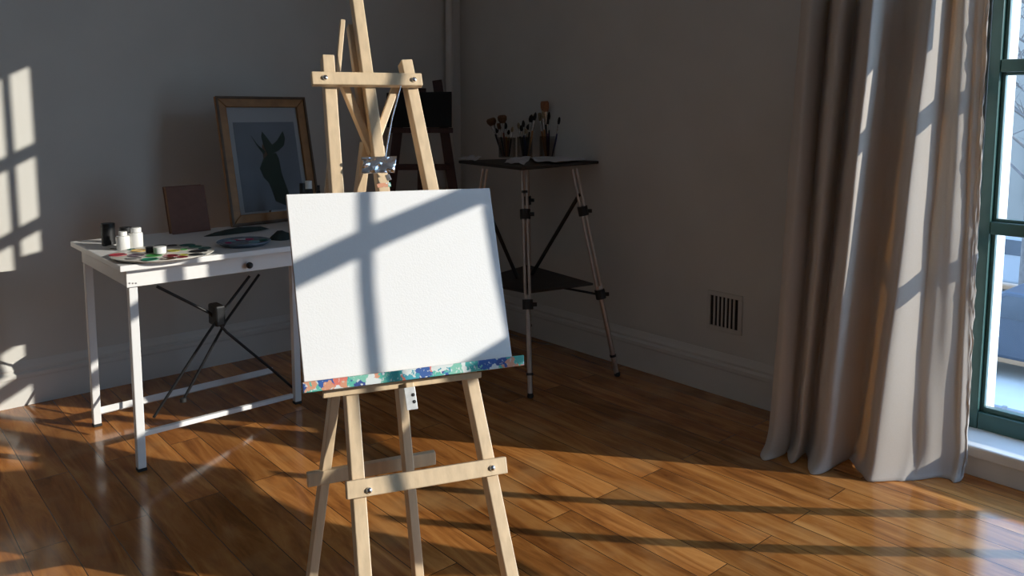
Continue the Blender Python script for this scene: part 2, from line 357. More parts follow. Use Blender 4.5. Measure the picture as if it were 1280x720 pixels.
# two unseen laths added in the bay, bent to cast the floor bar shadows
for k, pts in enumerate(([(-3.655, .10), (-3.73, .187), (-3.83, .32), (-3.911, .447), (-3.976, .58), (-4.015, .692), (-4.04, .83), (-4.05, 1.02)], [(-4.02, .10), (-4.158, .321), (-4.25, .44), (-4.319, .539), (-4.367, .649), (-4.407, .761), (-4.43, .95)])):
    m = MB()
    ws = [V((FX-.012, a0+DY+.016, max(WZ0+.004, z0+DZ-.008))) for a0, z0 in pts]
    uu = []
    for i in range(len(ws)):
        t = (ws[min(i+1, len(ws)-1)]-ws[max(i-1, 0)]).normalized(); uu.append(V((0, -t.z, t.y))*.027)
    L1 = [p_+u_ for p_, u_ in zip(ws, uu)]; L2 = [p_-u_ for p_, u_ in zip(ws, uu)]
    m.quadprism(L1+L2[::-1], V((-.008, 0, 0)))
    o = m.build('shadow_lath', M['pine'], origin=ws[0])
    tag(o, ['added bent pine lath casting a floor shadow, nearer the curtain', 'added bent pine lath casting a floor shadow, farther from the curtain'][k], 'lath', 'added shadow laths in the window bay')
# small red-brown block on the sill
pb = onz(1277, 545, .12)
bm_ = MB().box((pb.x-.02, pb.y-.05, .121), (pb.x+.03, pb.y+.012, .136)); tag(bm_.build('wooden_block', M['red_wood'], origin=(pb.x, pb.y-.02, .121), bevel=.003), 'small red-brown block lying on the white window sill', 'block')

# ------------------------------------------------------------------ curtain
ZT = 1.80
# columns of (pixel at the top edge, depth x there, pixel at the hem, depth x there), right to left
cols = [(1237, -.030, 1208, -.062), (1230, -.036, 1204, -.078), (1224, -.040, 1198, -.09), (1218, -.046, 1190, -.10), (1206, -.088, 1170, -.145),
        (1200, -.078, 1154, -.18), (1194, -.060, 1142, -.205), (1188, -.066, 1130, -.235), (1168, -.190, 1098, -.335), (1161, -.195, 1086, -.345), (1155, -.145, 1079, -.28),
        (1149, -.085, 1075, -.20), (1134, -.080, 1068, -.19), (1120, -.115, 1060, -.24), (1113, -.17, 1050, -.30), (1095, -.355, 1034, -.40), (1087, -.365, 1024, -.41), (1080, -.31, 1018, -.38),
        (1073, -.20, 1012, -.30), (1066, -.24, 1006, -.32), (1056, -.345, 1000, -.39), (1046, -.335, 996, -.385), (1039, -.20, 992, -.33), (1035, -.19, 988, -.33), (1028, -.27, 982, -.38), (1014, -.34, 972, -.43), (1006, -.30, 964, -.44), (1002, -.20, 961, -.40), (1003, -.12, 963, -.30), (1006, -.08, 970, -.22)]
NZ, SUB = 90, 6
def cat(p0, p1, p2, p3, t):
    return .5*((2*p1) + (-p0+p2)*t + (2*p0-5*p1+4*p2-p3)*t*t + (-p0+3*p1-3*p2+p3)*t**3)
top, bot = [], []
for a, xa, b, xb in cols:
    top.append(onx(a, 0, xa)); bot.append(onx(b, 596 if b > 1015 else 572, xb))
top2 = []
for p, q in zip(top, bot):                       # carry the line up to the rod
    k = (ZT-q.z)/(p.z-q.z); top2.append(q+(p-q)*k)
def interp(L, n=SUB):
    out = []
    for i in range(len(L)-1):
        p0, p1, p2, p3 = L[max(i-1, 0)], L[i], L[i+1], L[min(i+2, len(L)-1)]
        for k in range(n): out.append(cat(p0, p1, p2, p3, k/n))
    return out + [L[-1]]
Tt, Bb = interp(top2), interp(bot)
rows = []
NC = len(Tt)
for i in range(NZ+1):
    f = i/NZ; row = []                             # f = 0 at the rod, 1 at the hem
    for j in range(NC):
        p = Tt[j]*(1-f) + V((Bb[j].x, Bb[j].y, .004))*f
        p = V((p.x, p.y, ZT*(1-f)+.004*f))
        nz = noise.noise(V((j*.16, f*3.0, 1.7)))*.012*(.3+f) + noise.noise(V((j*.05, f*9.0, 8)))*.006
        edge = max(0, 1-j/9.0); nz += edge*noise.noise(V((j*.5, f*38, 3)))*.012
        p.x += nz; p.y += edge*noise.noise(V((2.2, f*30, 5)))*.006
        if f > .93:                                 # the hem breaks on the floor
            g = (f-.93)/.07; p.x -= .04*g*g*(1+.6*math.sin(j*.21)); p.z = max(.0025, p.z*(1-g*.6))
        row.append(p)
    rows.append(row)
ct = MB().sheet(rows).build('curtain', M['curtain'], origin=(-.25, -2.75, 0), smooth=80, solid=.002)
tag(ct, 'heavy beige floor-length curtain gathered beside the tall green-framed window', 'curtain')
rod = thing('curtain_rod', 'dark metal rod the beige curtain hangs from', 'curtain rod', (-.2, -2.7, ZT+.02))
MB().tube([(-.2, -2.52, ZT+.022), (-.2, -3.30, ZT+.022)], .011).build('pole', M['black_metal'], rod, smooth=60)
for yy in (-2.58, -2.98):
    MB().box((-.20, yy-.008, ZT+.012), (-.0005, yy+.008, ZT+.026)).build('bracket', M['black_metal'], rod)
MB().lathe((-.2, -3.30, ZT+.022), [(0, -.03), (.016, -.02), (.018, 0), (.011, .02)], 16, (0, 1, 0)).build('finial', M['black_metal'], rod, smooth=60)

# ------------------------------------------------------------------ easel
U = V((.951, -.309, 0)).normalized(); NV = V((-.288, -.888, .359)).normalized(); NV = (NV - U*NV.dot(U)).normalized(); VV = NV.cross(U)
OC = V((-2.337, -2.417, .690))                     # lower left corner of the canvas face
def E(x, y, off=0.0): return hit(x, y, OC + NV*off, NV)
MP = .0019                                          # metres per pixel there
def floor_ext(A, B):                                # carry a line A->B down to the floor
    d = B-A; return A + d*((.0-A.z)/d.z)
ez = thing('easel', 'light pine artist easel holding the blank white canvas', 'easel', onz(520, 800, 0))
def ebeam(name, a, b, off, w_, d, m='pine', parent=None, bevel=.0025, ext=False, lab=None):
    A, B = E(*a, off), E(*b, off)
    if ext:
        B = floor_ext(A, B); t = (B-A).normalized()
        mb = MB(); n = NV; u = t.cross(n)*(w_/2)
        q = [A-u, A+u, B+u, B-u]
        dd = -n*d; mb.quadprism(q, dd)
        for vv in mb.bm.verts:                       # cut the foot level with the floor
            if vv.co.z < .09: vv.co += t*((.001-vv.co.z)/t.z)
    else: mb = MB().beam(A, B, w_, d, NV)
    o = mb.build(name, M[m], parent or ez, bevel=bevel)
    if lab: o['label'] = lab
    return o
ebeam('front_leg', (410.5, 68), (454.5, 690), -.026, 17.5*MP, .045, ext=True)
ebeam('front_leg', (508.5, 74), (635, 690), -.026, 17.5*MP, .045, ext=True)
ebeam('mast', (430, -125), (514, 476), -.022, 16.5*MP, .040)
tb = ebeam('top_crossbar', (390, 97), (528, 99), .0, 20*MP, .021)
lb = ebeam('lower_crossbar', (433.5, 613.5), (634, 581), -.002, 22*MP, .023)
def screw(x, y, off, parent, r=.0075):
    p = E(x, y, off); MB().lathe(p, [(r, -.002), (r, .002), (r*.75, .005), (0, .0065)], 14, NV).build('screw', M['chrome'], parent, smooth=50)
screw(406.5, 97, .001, tb); screw(517.5, 99.5, .001, tb); screw(461.5, 613, -.001, lb); screw(615.5, 585, -.001, lb)
ebeam('brace', (429, 100), (467, 190), -.050, 11*MP, .030)
ebeam('brace', (498, 100), (466, 190), -.050, 11*MP, .030)
# rear frame
def rear(name, hp, ho, fp, w_, d, ext_up=0.0):
    A = E(*hp, ho); B = onz(*fp, 0.0); A = A + (A-B)*ext_up
    t = (B-A).normalized(); side = (U - t*U.dot(t)).normalized(); n = side.cross(t)
    mb = MB(); u = side*(w_/2); nn = n if n.dot(NV) > 0 else -n
    mb.quadprism([A-u, A+u, B+u, B-u], -nn*d)
    for vv in mb.bm.verts:
        if vv.co.z < .09: vv.co += t*((.001-vv.co.z)/t.z)
    mb.build(name, M['pine'], ez, bevel=.0025); return A, B, nn
la, lb_, ln = rear('rear_leg', (459.5, 178), -.070, (390.5, 732), .026, .045)
ra, rb_, rn = rear('rear_leg', (475, 182), -.070, (526, 732), .026, .045)
def on_leg(A, B, z): return A + (B-A)*((z-A.z)/(B.z-A.z))
def near_leg(x, y, A, B, n, off): return hit(x, y, A+n*off, n)
pL = near_leg(384, 601.5, la, lb_, ln, .004); pR = near_leg(545, 573, ra, rb_, rn, -.062)
mb = MB().beam(pL, pR, .040, .022, ln, True); rc = mb.build('rear_crossbar', M['pine'], ez, bevel=.003)
for x, y in ((410, 592.5), (410, 602)):
    p = near_leg(x, y, la, lb_, ln, .0045); MB().lathe(p, [(.004, -.002), (.004, .001), (0, .002)], 10, ln).build('screw', M['rubber'], rc)
# thin rear posts that meet above the crossbar
A, B = E(429, 24, -.13), E(404, 300, -.13)
MB().beam(A, B, .014, .020, NV).build('rear_post', M['pine'], ez, bevel=.002)
A, B = E(439, 30, -.066), E(457, 165, -.066)
MB().beam(A, B, .018, .03, NV).build('rear_post', M['pine'], ez, bevel=.002)
# ledge
base = MB(); q = [E(380, 479.5, .018), E(653, 445.5, .018), E(653, 452, .018), E(380, 487, .018)]
base.quadprism(q, -NV*.042); ld = base.build('ledge', M['pine'], ez, bevel=.002)
q = [E(378, 478, .032), E(655, 443.5, .032), E(655.5, 456.5, .032), E(379, 491.5, .032)]
o = MB().quadprism(q, -NV*.0125).build('front_lip', M['smear'], ld, bevel=.002); o['label'] = 'ledge lip smeared with teal, blue and orange paint'
q = [E(404, 488, -.012), E(602, 464.5, -.012), E(602, 472, -.012), E(404, 498, -.012)]
MB().quadprism(q, -NV*.0135).build('ledge_support', M['pine'], ez, bevel=.002)
# steel plate on the foot of the mast
q = [E(505, 485, .006), E(518.5, 483, .006), E(522.5, 511, .006), E(509, 513, .006)]
M['zinc'] = mat('zinc_plate', (.66, .66, .65), .42, metal=.25, var=.15, scale=60)
pl = MB().quadprism(q, -NV*.003).build('steel_plate', M['zinc'], ez, bevel=.0008)
ebeam('mast_foot', (512, 478), (515.5, 508), .002, .022, .02)
for x, y in ((516.5, 493.5), (518, 502)):
    MB().lathe(E(x, y, .0061), [(.0045, 0), (.0045, .001), (0, .0015)], 10, NV).build('bolt_hole', M['black'], pl)
# chrome canvas clamp with its rod
cl = MB(); pts = []
x0, x1, y0, y1 = 453.5, 494.5, 196.5, 217
rows = []
for i in range(21):
    r = []
    for j in range(41):
        fx, fy = j/40, i/20
        bend = .007*math.sin(math.pi*fy) + .007*noise.noise(V((fx*5, fy*3, .3)))
        r.append(E(x0+(x1-x0)*fx+ (1.5-3*fy), y0+(y1-y0)*fy - 1.2*fx, .004+bend))
    rows.append(r)
clo = cl.sheet(rows).build('canvas_clamp', M['foil'], ez, solid=.003, smooth=60); clo['label'] = 'bent chrome clamp'
MB().tube([E(452, 198.5, .01), E(458, 198.5, .01)], .006, 12).build('clamp_screw', M['chrome'], clo, smooth=50)
MB().beam(E(484, 218, .004), E(487, 225, .004), .012, .006, NV).build('clamp_tab', M['steel'], clo, bevel=.001)
MB().tube([E(501, 107, .002), E(490, 148, .012), E(481.5, 197, .020)], .0022, 8).build('clamp_rod', M['chrome'], ez, smooth=60)
q = [E(471, 229.5, -.0205), E(488, 228, -.0205), E(489, 233, -.0205), E(472, 234.5, -.0205)]
o = MB().quadprism(q, -NV*.0012).build('paint_patch', M['smear'], ez); o['label'] = 'teal paint smear on the mast'

# ------------------------------------------------------------------ canvas
P0, P1, P2, P3 = E(358, 243), E(612, 235), E(640, 445.8), E(380.3, 477.5)
cv = thing('canvas', 'blank white stretched canvas crossed by window shadows on the pine easel', 'canvas', P3)
MB().quadprism([P0, P1, P2, P3], -NV*.003).build('primed_face', M['canvas'], cv, bevel=.0012)
MB().quadprism([P0-NV*.0031, P1-NV*.0031, P2-NV*.0031, P3-NV*.0031], -NV*.0165).build('stretcher_edge', M['canvas_edge'], cv, bevel=.001)

# ------------------------------------------------------------------ white table
TZ = .803
tb = thing('work_table', 'white narrow table with thin legs and black crossed rods by the wall', 'table', (-1.9, -.8, 0))
TX0, TX1, TY0, TY1 = -2.412, -1.12, -1.165, -.44
MB().box((TX0, TY0, TZ-.022), (TX1, TY1, TZ)).build('tabletop', M['white'], tb, bevel=.003)
AY = -1.112
zb1 = ony(158.5, 360, AY).z; xa_ = ony(158.5, 360, AY).x
ap = MB().box((xa_, AY, zb1), (TX1+.03, AY+.018, TZ-.0225)).build('drawer_front', M['white'], tb, bevel=.002)
MB().box((xa_, AY+.0185, zb1+.003), (xa_+.018, TY1-.03, TZ-.0225)).build('side_apron', M['white'], tb, bevel=.002)
MB().box((xa_+.0185, TY1-.048, zb1+.003), (TX1+.03, TY1-.03, TZ-.0225)).build('rear_apron', M['white'], tb, bevel=.002)
kp = ony(310, 331, AY-.002)
kb = MB().lathe(kp, [(.006, 0), (.006, .008), (.013, .012), (.013, .02), (.008, .025), (0, .026)], 16, (0, -1, 0)).build('knob', M['black_metal'], ap, smooth=50)
for x in (162, 166, 170):
    p = ony(x, 354, AY-.0005); MB().lathe(p, [(.003, 0), (.003, .001), (0, .0012)], 8, (0, -1, 0)).build('screw', M['steel'], ap)
LW = .031
def leg(c, ztop, nm='leg'):
    o = MB().box((c[0]-LW/2, c[1]-LW/2, .012), (c[0]+LW/2, c[1]+LW/2, ztop)).build(nm, M['white_metal'], tb, bevel=.003)
    MB().box((c[0]-LW/2-.001, c[1]-LW/2-.001, 0.0005), (c[0]+LW/2+.001, c[1]+LW/2+.001, .0118)).build('foot_cap', M['rubber'], o, bevel=.002)
fl = onz(179, 590, 0); bl = onz(123, 534, 0); rl = onz(371.5, 504, 0)
fl = V((fl.x, fl.y+.02, 0)); bl = V((bl.x, bl.y+.02, 0))
leg(fl, zb1-.001); leg(bl, zb1+.002); leg(rl, zb1+.002)
mb = MB().beam(V((fl.x+LW/2, fl.y, .137)), V((rl.x-LW/2, rl.y, .038)), .020, .020, (0, -1, 0)); mb.build('front_stretcher', M['white_metal'], tb, bevel=.003)
A = V((bl.x+LW/2, bl.y, .066)); B = ony(342, 462, bl.y+.05)
MB().beam(A, B, .030, .016, (0, -.8, .6)).build('rear_stretcher', M['white_metal'], tb, bevel=.003)
YM = -.80
def rodp(pts, r=.006, nm='cross_rod', dy=0.0):
    MB().tube([ony(x, y, YM+dy) for x, y in pts], r, 10).build(nm, M['black_metal'], tb, smooth=60)
rodp([(196, 358), (262, 391), (283, 415), (340, 462), (372, 490)], dy=.0)
rodp([(312, 345), (283, 383), (259, 418), (192, 522)], dy=-.03)
rodp([(324, 343), (282, 402), (229, 500)], dy=.03)
hb = MB(); c0 = ony(271, 393, YM)
hb.box((c0.x-.022, YM-.045, c0.z-.045), (c0.x+.022, YM+.045, c0.z+.045)); hb.build('rod_hub', M['black_metal'], tb, bevel=.008)
p = ony(229, 500, YM+.03); MB().lathe(p, [(0, -.012), (.013, -.008), (.013, .008), (0, .012)], 12).build('rod_tip', M['rubber'], tb, smooth=50)

# ------------------------------------------------------------------ things on the table
PX = lambda d: d/1000.0
def depth_of(p): return (V(p)-CAM).dot(HF)
def upright(px, pyb, pyt, pxw, z=TZ+.0005):
    p = onz(px, pyb, z); d = depth_of(p); top = ond(px, pyt, d); return p, top.z-z, pxw*d/1000/2
p, h, r = upright(136, 306.5, 279, 16)
cn = thing('canister', 'tall black round canister on the left end of the white table', 'canister', p)
MB().lathe(p, [(0, 0), (r, 0), (r, h*.82), (0, h*.82)], 24).build('body', M['black'], cn, smooth=50)
MB().lathe(p, [(0, h*.825), (r*1.03, h*.825), (r*1.03, h*.99), (r*.95, h), (0, h)], 24).build('lid', M['black'], cn, smooth=50)
p2, h2, r2 = upright(134, 310, 309, 24)
o = MB().lathe((p2.x+.045, p2.y-.005, TZ+.0005), [(0, 0), (.042, 0), (.048, .005), (.044, .005), (.040, .002), (0, .002)], 24).build('saucer', M['bottle'], origin=(p2.x, p2.y, TZ), smooth=50)
tag(o, 'thin white saucer lying between the black canister and the white bottles', 'saucer')
def bottle(px, pyb, pyt, w_, capw, label, capf=.22, mt='bottle', capm='bottle'):
    p, h, r = upright(px, pyb, pyt, w_); t = thing('paint_bottle', label, 'bottle', p); rc = r*capw
    MB().lathe(p, [(0, 0), (r*.94, 0), (r, .004), (r, h*(1-capf)*.90), (r*.93, h*(1-capf)*.97), (rc*.86, h*(1-capf)), (0, h*(1-capf))], 28).build('body', M[mt], t, smooth=45)
    MB().lathe(p, [(0, h*(1-capf)+.0004), (rc, h*(1-capf)+.0004), (rc, h*.985), (rc*.93, h), (0, h)], 28).build('cap', M[capm], t, smooth=45)
    return t
bottle(154.5, 312, 289.5, 16, .62, 'short white plastic bottle with a narrow cap beside the black canister')
bottle(171, 310, 284.5, 15.5, .80, 'taller white plastic bottle with a broad cap behind the round palette')
bottle(158, 303, 284, 16, .92, 'dark jar half hidden behind the two white bottles', .3, 'black', 'black')
# round palette
pcx = onz(203, 315.5, TZ+.012)
Lx, Rx = onz(137.5, 319, TZ+.012), onz(268, 312.5, TZ+.012)
ctr = (Lx+Rx)/2; R_ = (Rx-Lx).length/2
pal = thing('paint_palette', 'large round pale palette of many colour wells near the table front', 'palette', (ctr.x, ctr.y, TZ))
fsc = 1.0
def disc(c, prof, n=48): return MB().lathe(c, prof, n)
disc((ctr.x, ctr.y, TZ+.0008), [(0, 0), (R_*.86, 0), (R_, .010), (R_, .0125), (R_*.97, .0135), (0, .0135)]).build('plate', M['porcelain'], pal, smooth=40)
WELL = [(147.3,318.6,'red',19),(169.7,319.2,'purple',18),(192,319.5,'green',18),(213,319.7,'darkred',17),(229.6,318.6,'olive',13),(250,318.6,'black',17),(247.8,314,'black',20),
        (167,323,'grey',17),(187,324.2,'seagreen',19),(211,324.6,'brown',19),(235,323.2,'darkred',15),(173,313.2,'yellow',17),(217,313.4,'olive',14),(230,312.0,'green',12),
        (200,306.6,'black',13),(215,306.9,'black',11),(236,306.0,'teal',17),(244,308.3,'seagreen',16),(256,310.2,'teal',14),(160,311.5,'teal',13)]
used = []
for x, y, c, w_ in WELL:
    p = onz(x, y, TZ+.0145); 
    d = V((p.x-ctr.x, p.y-ctr.y, 0))
    if d.length > R_-.026: d = d.normalized()*(R_-.026)
    p = V((ctr.x+d.x, ctr.y+d.y, TZ+.0145)); rw = w_*depth_of(p)/2000*1.12
    for q in used:
        dd = (p-q[0]).length
        if dd < rw+q[1]+.002: rw = max(.010, dd-q[1]-.002)
    used.append((p, rw))
    w1 = MB().lathe((p.x, p.y, TZ+.0144), [(0, 0), (rw, 0), (rw, .0015), (rw*.86, .002), (rw*.8, .0006), (0, .0006)], 20).build('paint_well', M['paint_'+c], pal, smooth=40)
def jar(px, pyb, pyt, w_, label, mt, nm='paint_jar', z=TZ+.0175):
    p, h, r = upright(px, pyb, pyt, w_, z); t = thing(nm, label, 'jar', p)
    MB().lathe(p, [(0, 0), (r*.95, 0), (r, .003), (r, h*.7), (0, h*.7)], 24).build('body', M[mt], t, smooth=45)
    MB().lathe(p, [(0, h*.702), (r*1.03, h*.702), (r*1.03, h*.97), (r*.95, h), (0, h)], 24).build('lid', M[mt], t, smooth=45)
jar(200, 316.5, 308, 15, 'small pale paint pot standing in the middle of the round palette', 'bottle')
jar(187.5, 315.5, 308.3, 10, 'small dark paint pot on the palette, left of the pale pot', 'black')
# second palette in the shade
pc2 = onz(305, 303, TZ+.01); 
pal2 = thing('mixing_palette', 'shaded round palette smeared blue and magenta right of the big palette', 'palette', (pc2.x, pc2.y, TZ))
R2 = 33*depth_of(pc2)/1000
MB().lathe((pc2.x, pc2.y, TZ+.0008), [(0, 0), (R2*.8, 0), (R2, .014), (R2*.98, .018), (R2*.80, .008), (0, .007)], 40).build('plate', M['palette_blue'], pal2, smooth=50)
for k, (x, y, c, w_) in enumerate(((281,299,'aqua',15),(290,296.3,'magenta',13),(313,296.8,'magenta',15),(285,303,'magenta',10),(284,307,'black',17),(303,306,'blue',16),(318,302,'aqua',17),(329,300,'teal',13),(302,299.5,'white',12),(322,307,'aqua',16),(308,310,'grey',12))):
    p = onz(x, y, TZ+.012); d = V((p.x-pc2.x, p.y-pc2.y, 0))
    if d.length > R2*.78: d = d.normalized()*R2*.78
    rw = w_*depth_of(p)/2000*.85
    b = MB(); b.lathe((pc2.x+d.x, pc2.y+d.y, TZ+.0079+.0006*k), [(0, 0), (rw, 0), (rw*.9, .003), (rw*.4, .004), (0, .0042)], 16).build('paint_dab', M['paint_'+c], pal2, smooth=60)
# dark rag and sponge
def lump(name, c, rx, ry, h, m, label, cat, seed, rot=0):
    b = MB(); rows = []; n = 18
    for i in range(8):
        f = i/7; r = math.sin(min(1, .12+f)*math.pi/2) if f < 1 else 1
        rad = (1-f)**.5; row = []
        for k in range(n+1):
            a = 2*math.pi*(k % n)/n; wv = 1+.22*noise.noise(V((math.cos(a)*1.6, math.sin(a)*1.6, seed+f)))
            x, y = rx*rad*wv*math.cos(a), ry*rad*wv*math.sin(a)
            row.append(V((c[0]+x*math.cos(rot)-y*math.sin(rot), c[1]+x*math.sin(rot)+y*math.cos(rot), c[2]+h*(f**.8)*(1+.3*noise.noise(V((x*30, y*30, seed)))))))
        rows.append(row)
    b.sheet(rows); bmesh.ops.remove_doubles(b.bm, verts=b.bm.verts, dist=1e-5)
    return tag(b.build(name, m, origin=c, smooth=70), label, cat)
c = onz(297, 290.5, TZ+.001); lump('rag', (c.x, c.y, TZ+.001), .17, .035, .022, M['cloth_dark'], 'dark folded rag lying along the foot of the picture frame', 'rag', 3.1, .15)
c = onz(353, 298.5, TZ+.001); lump('sponge', (c.x, c.y, TZ+.001), .055, .05, .036, M['cloth_dark'], 'dark green crumpled cloth on the table beside the canvas', 'cloth', 9.2)
# brown sketchbook standing upright
a, b_ = ony(216, 298, -.535), ony(264, 293.5, -.515)
a.z = b_.z = TZ+.0005
d = depth_of(a); zt1 = ond(211, 234, d+.04).z; zt2 = ond(262, 231, depth_of(b_)+.04).z
hgt = (zt1+zt2)/2 - TZ
sx = (b_-a); sx.z = 0; nrm = V((sx.y, -sx.x, 0)).normalized()
bk = thing('sketchbook', 'closed brown sketchbook standing on the table left of the picture', 'book', a)
lean = -nrm*.05 + V((0, 0, hgt))
thk = -nrm*.035
MB().quadprism([a, b_, b_+lean, a+lean], thk*.14).build('front_cover', M['leather'], bk, bevel=.002)
i1, i2 = a+sx*.02+V((0, 0, .003)), b_-sx*.02+V((0, 0, .003))
MB().quadprism([i1+thk*.15, i2+thk*.15, i2+thk*.15+lean*.975, i1+thk*.15+lean*.975], thk*.7).build('pages', M['pages'], bk)
MB().quadprism([a+thk*.86, b_+thk*.86, b_+thk*.86+lean, a+thk*.86+lean], thk*.14).build('back_cover', M['leather'], bk, bevel=.002)
# framed botanical print
FB = onz(289, 284, TZ+.0006); FBr = onz(402, 271.5, TZ+.0006)
fu = V((FBr.x-FB.x, FBr.y-FB.y, 0)).normalized(); fbk = V((-fu.y, fu.x, 0)); TA = math.radians(13)
fn = (-fbk*math.cos(TA) + V((0, 0, math.sin(TA)))).normalized(); fv = (fbk*math.sin(TA) + V((0, 0, math.cos(TA)))).normalized()
TLp = hit(269, 123, FB, fn); TRp = hit(380, 120.5, FB, fn)
FH = ((TLp-FB).dot(fv)+(TRp-FB).dot(fv))/2; FWd = (TRp-TLp).dot(fu); x_off = (TLp-FB).dot(fu)
pf = thing('framed_print', 'gilt framed print of a dark plant leaning at the back of the table', 'picture', FB)
def FP(u_, v_, n_=0.0): return FB + fu*(u_ + x_off*(v_/FH)*.5) + fv*v_ + fn*n_
w0 = FWd + 0.0
def fq(u0, v0, u1, v1, n_): return [FP(u0, v0, n_), FP(u1, v0, n_), FP(u1, v1, n_), FP(u0, v1, n_)]
bw = .052
m = MB()
for q in ([(0, 0), (w0, 0), (w0-bw, bw), (bw, bw)], [(w0, 0), (w0, FH), (w0-bw, FH-bw), (w0-bw, bw)], [(w0, FH), (0, FH), (bw, FH-bw), (w0-bw, FH-bw)], [(0, FH), (0, 0), (bw, bw), (bw, FH-bw)]):
    m.quadprism([FP(*p_, .012) for p_ in q], -fn*.018)
fo = m.build('frame_moulding', M['gold'], pf, bevel=.004)
m = MB(); e = .012
for q in ([(0, 0), (w0, 0), (w0-e, e), (e, e)], [(w0, 0), (w0, FH), (w0-e, FH-e), (w0-e, e)], [(w0, FH), (0, FH), (e, FH-e), (w0-e, FH-e)], [(0, FH), (0, 0), (e, e), (e, FH-e)]):
    m.quadprism([FP(*p_, .020) for p_ in q], -fn*.0075)
m.build('outer_bead', M['gold_dark'], fo, bevel=.002)
MB().quadprism(fq(bw-.004, bw-.004, w0-bw+.004, FH-bw+.004, -.004), -fn*.004).build('mount', M['mat_card'], pf)
iu, iv = w0-2*bw, FH-2*bw
pr = MB().quadprism(fq(bw+iu*.075, bw+iv*.02, bw+iu*.94, bw+iv*.86, -.0028), -fn*.0011).build('print', M['print_paper'], pf)
# the plant: leaf and vase outlines laid on the sheet
def outl(pts, nm): 
    o = MB().quadprism([FP(bw+iu*x, bw+iv*y, -.0016) for x, y in pts], -fn*.0011).build(nm, M['plant_ink'], pr); return o
outl([(.52,.10),(.66,.05),(.74,.12),(.70,.24),(.66,.36),(.65,.50),(.62,.56),(.50,.55),(.42,.50),(.36,.42),(.40,.33),(.46,.28),(.49,.20)], 'plant_body')
outl([(.50,.54),(.46,.62),(.44,.72),(.46,.77),(.52,.71),(.58,.64),(.58,.55)], 'leaf')
outl([(.55,.55),(.58,.64),(.66,.68),(.76,.77),(.78,.70),(.75,.63),(.66,.58)], 'leaf')
outl([(.47,.58),(.38,.64),(.30,.73),(.36,.64),(.44,.55)], 'leaf')
MB().quadprism(fq(bw-.002, bw-.002, w0-bw+.002, FH-bw+.002, .001), -fn*.0012).build('glass', M['picture_glass'], pf)
s0 = FP(w0*.5, FH*.62, -.0065); s1 = V((s0.x, s0.y, 0)) + fbk*.10; s1.z = TZ+.0005; s1.y = min(s1.y, TY1-.01)
MB().beam(s0, s1, .05, .004, fbk).build('strut', M['gold_dark'], pf)
# bottles behind the canvas
for (px, pyb, pyt, w_, cw, lab, mt, cm, cf) in ((379.5, 287, 229, 9, .8, 'dark bottle behind the canvas, left of the white-capped one', 'black', 'black', .2),
                                   (387, 284, 226, 11, .8, 'dark bottle with a pale cap just behind the canvas top', 'black', 'bottle', .17), (399, 281, 231.5, 5, .8, 'thin dark bottle behind the canvas, beside the easel leg', 'black', 'black', .12)):
    bottle(px, pyb, pyt, w_, cw, lab, cf, mt, cm)

# ------------------------------------------------------------------ dark red easel with the black board
de = thing('mahogany_easel', 'dark red wooden easel standing in the room corner', 'easel', (-.55, -.35, 0))
DE = 4.62
DEn = -HF
def D_(x, y, off=0.0): return ond(x, y, DE-off)
def dbeam(nm, a, b, w_, off=0.0, ext=False):
    A, B = D_(*a, off), D_(*b, off)
    if ext: B = A + (B-A)*((.001-A.z)/(B.z-A.z))
    MB().beam(A, B, w_, .025, -HF).build(nm, M['mahogany'], de, bevel=.003)
dbeam('leg', (504, 100), (488, 240), .055, -.03, True)
dbeam('leg', (546, 100), (566, 235), .055, -.03, True)
dbeam('mast', (527, 70+40), (527, 330), .05, -.06)
dbeam('crossbar', (495, 209), (562, 209), .035, -.001)
dbeam('shelf', (488, 163), (566, 163), .03, .03)
q = [D_(483, 116, .03), D_(564.5, 114.5, .03), D_(564.5, 159.3, .03), D_(483, 159.3, .03)]
bb = thing('black_board', 'black primed board on the dark red easel in the corner', 'board', q[3])
MB().quadprism(q, HF*.012).build('board', M['black_board'], bb, bevel=.002)
q2 = [p_ + HF*.0125 + (V((0, 0, 0))) for p_ in q]
MB().quadprism([q2[0], q2[1], q2[2], q2[3]], HF*.012).build('stretcher', M['mahogany'], bb)

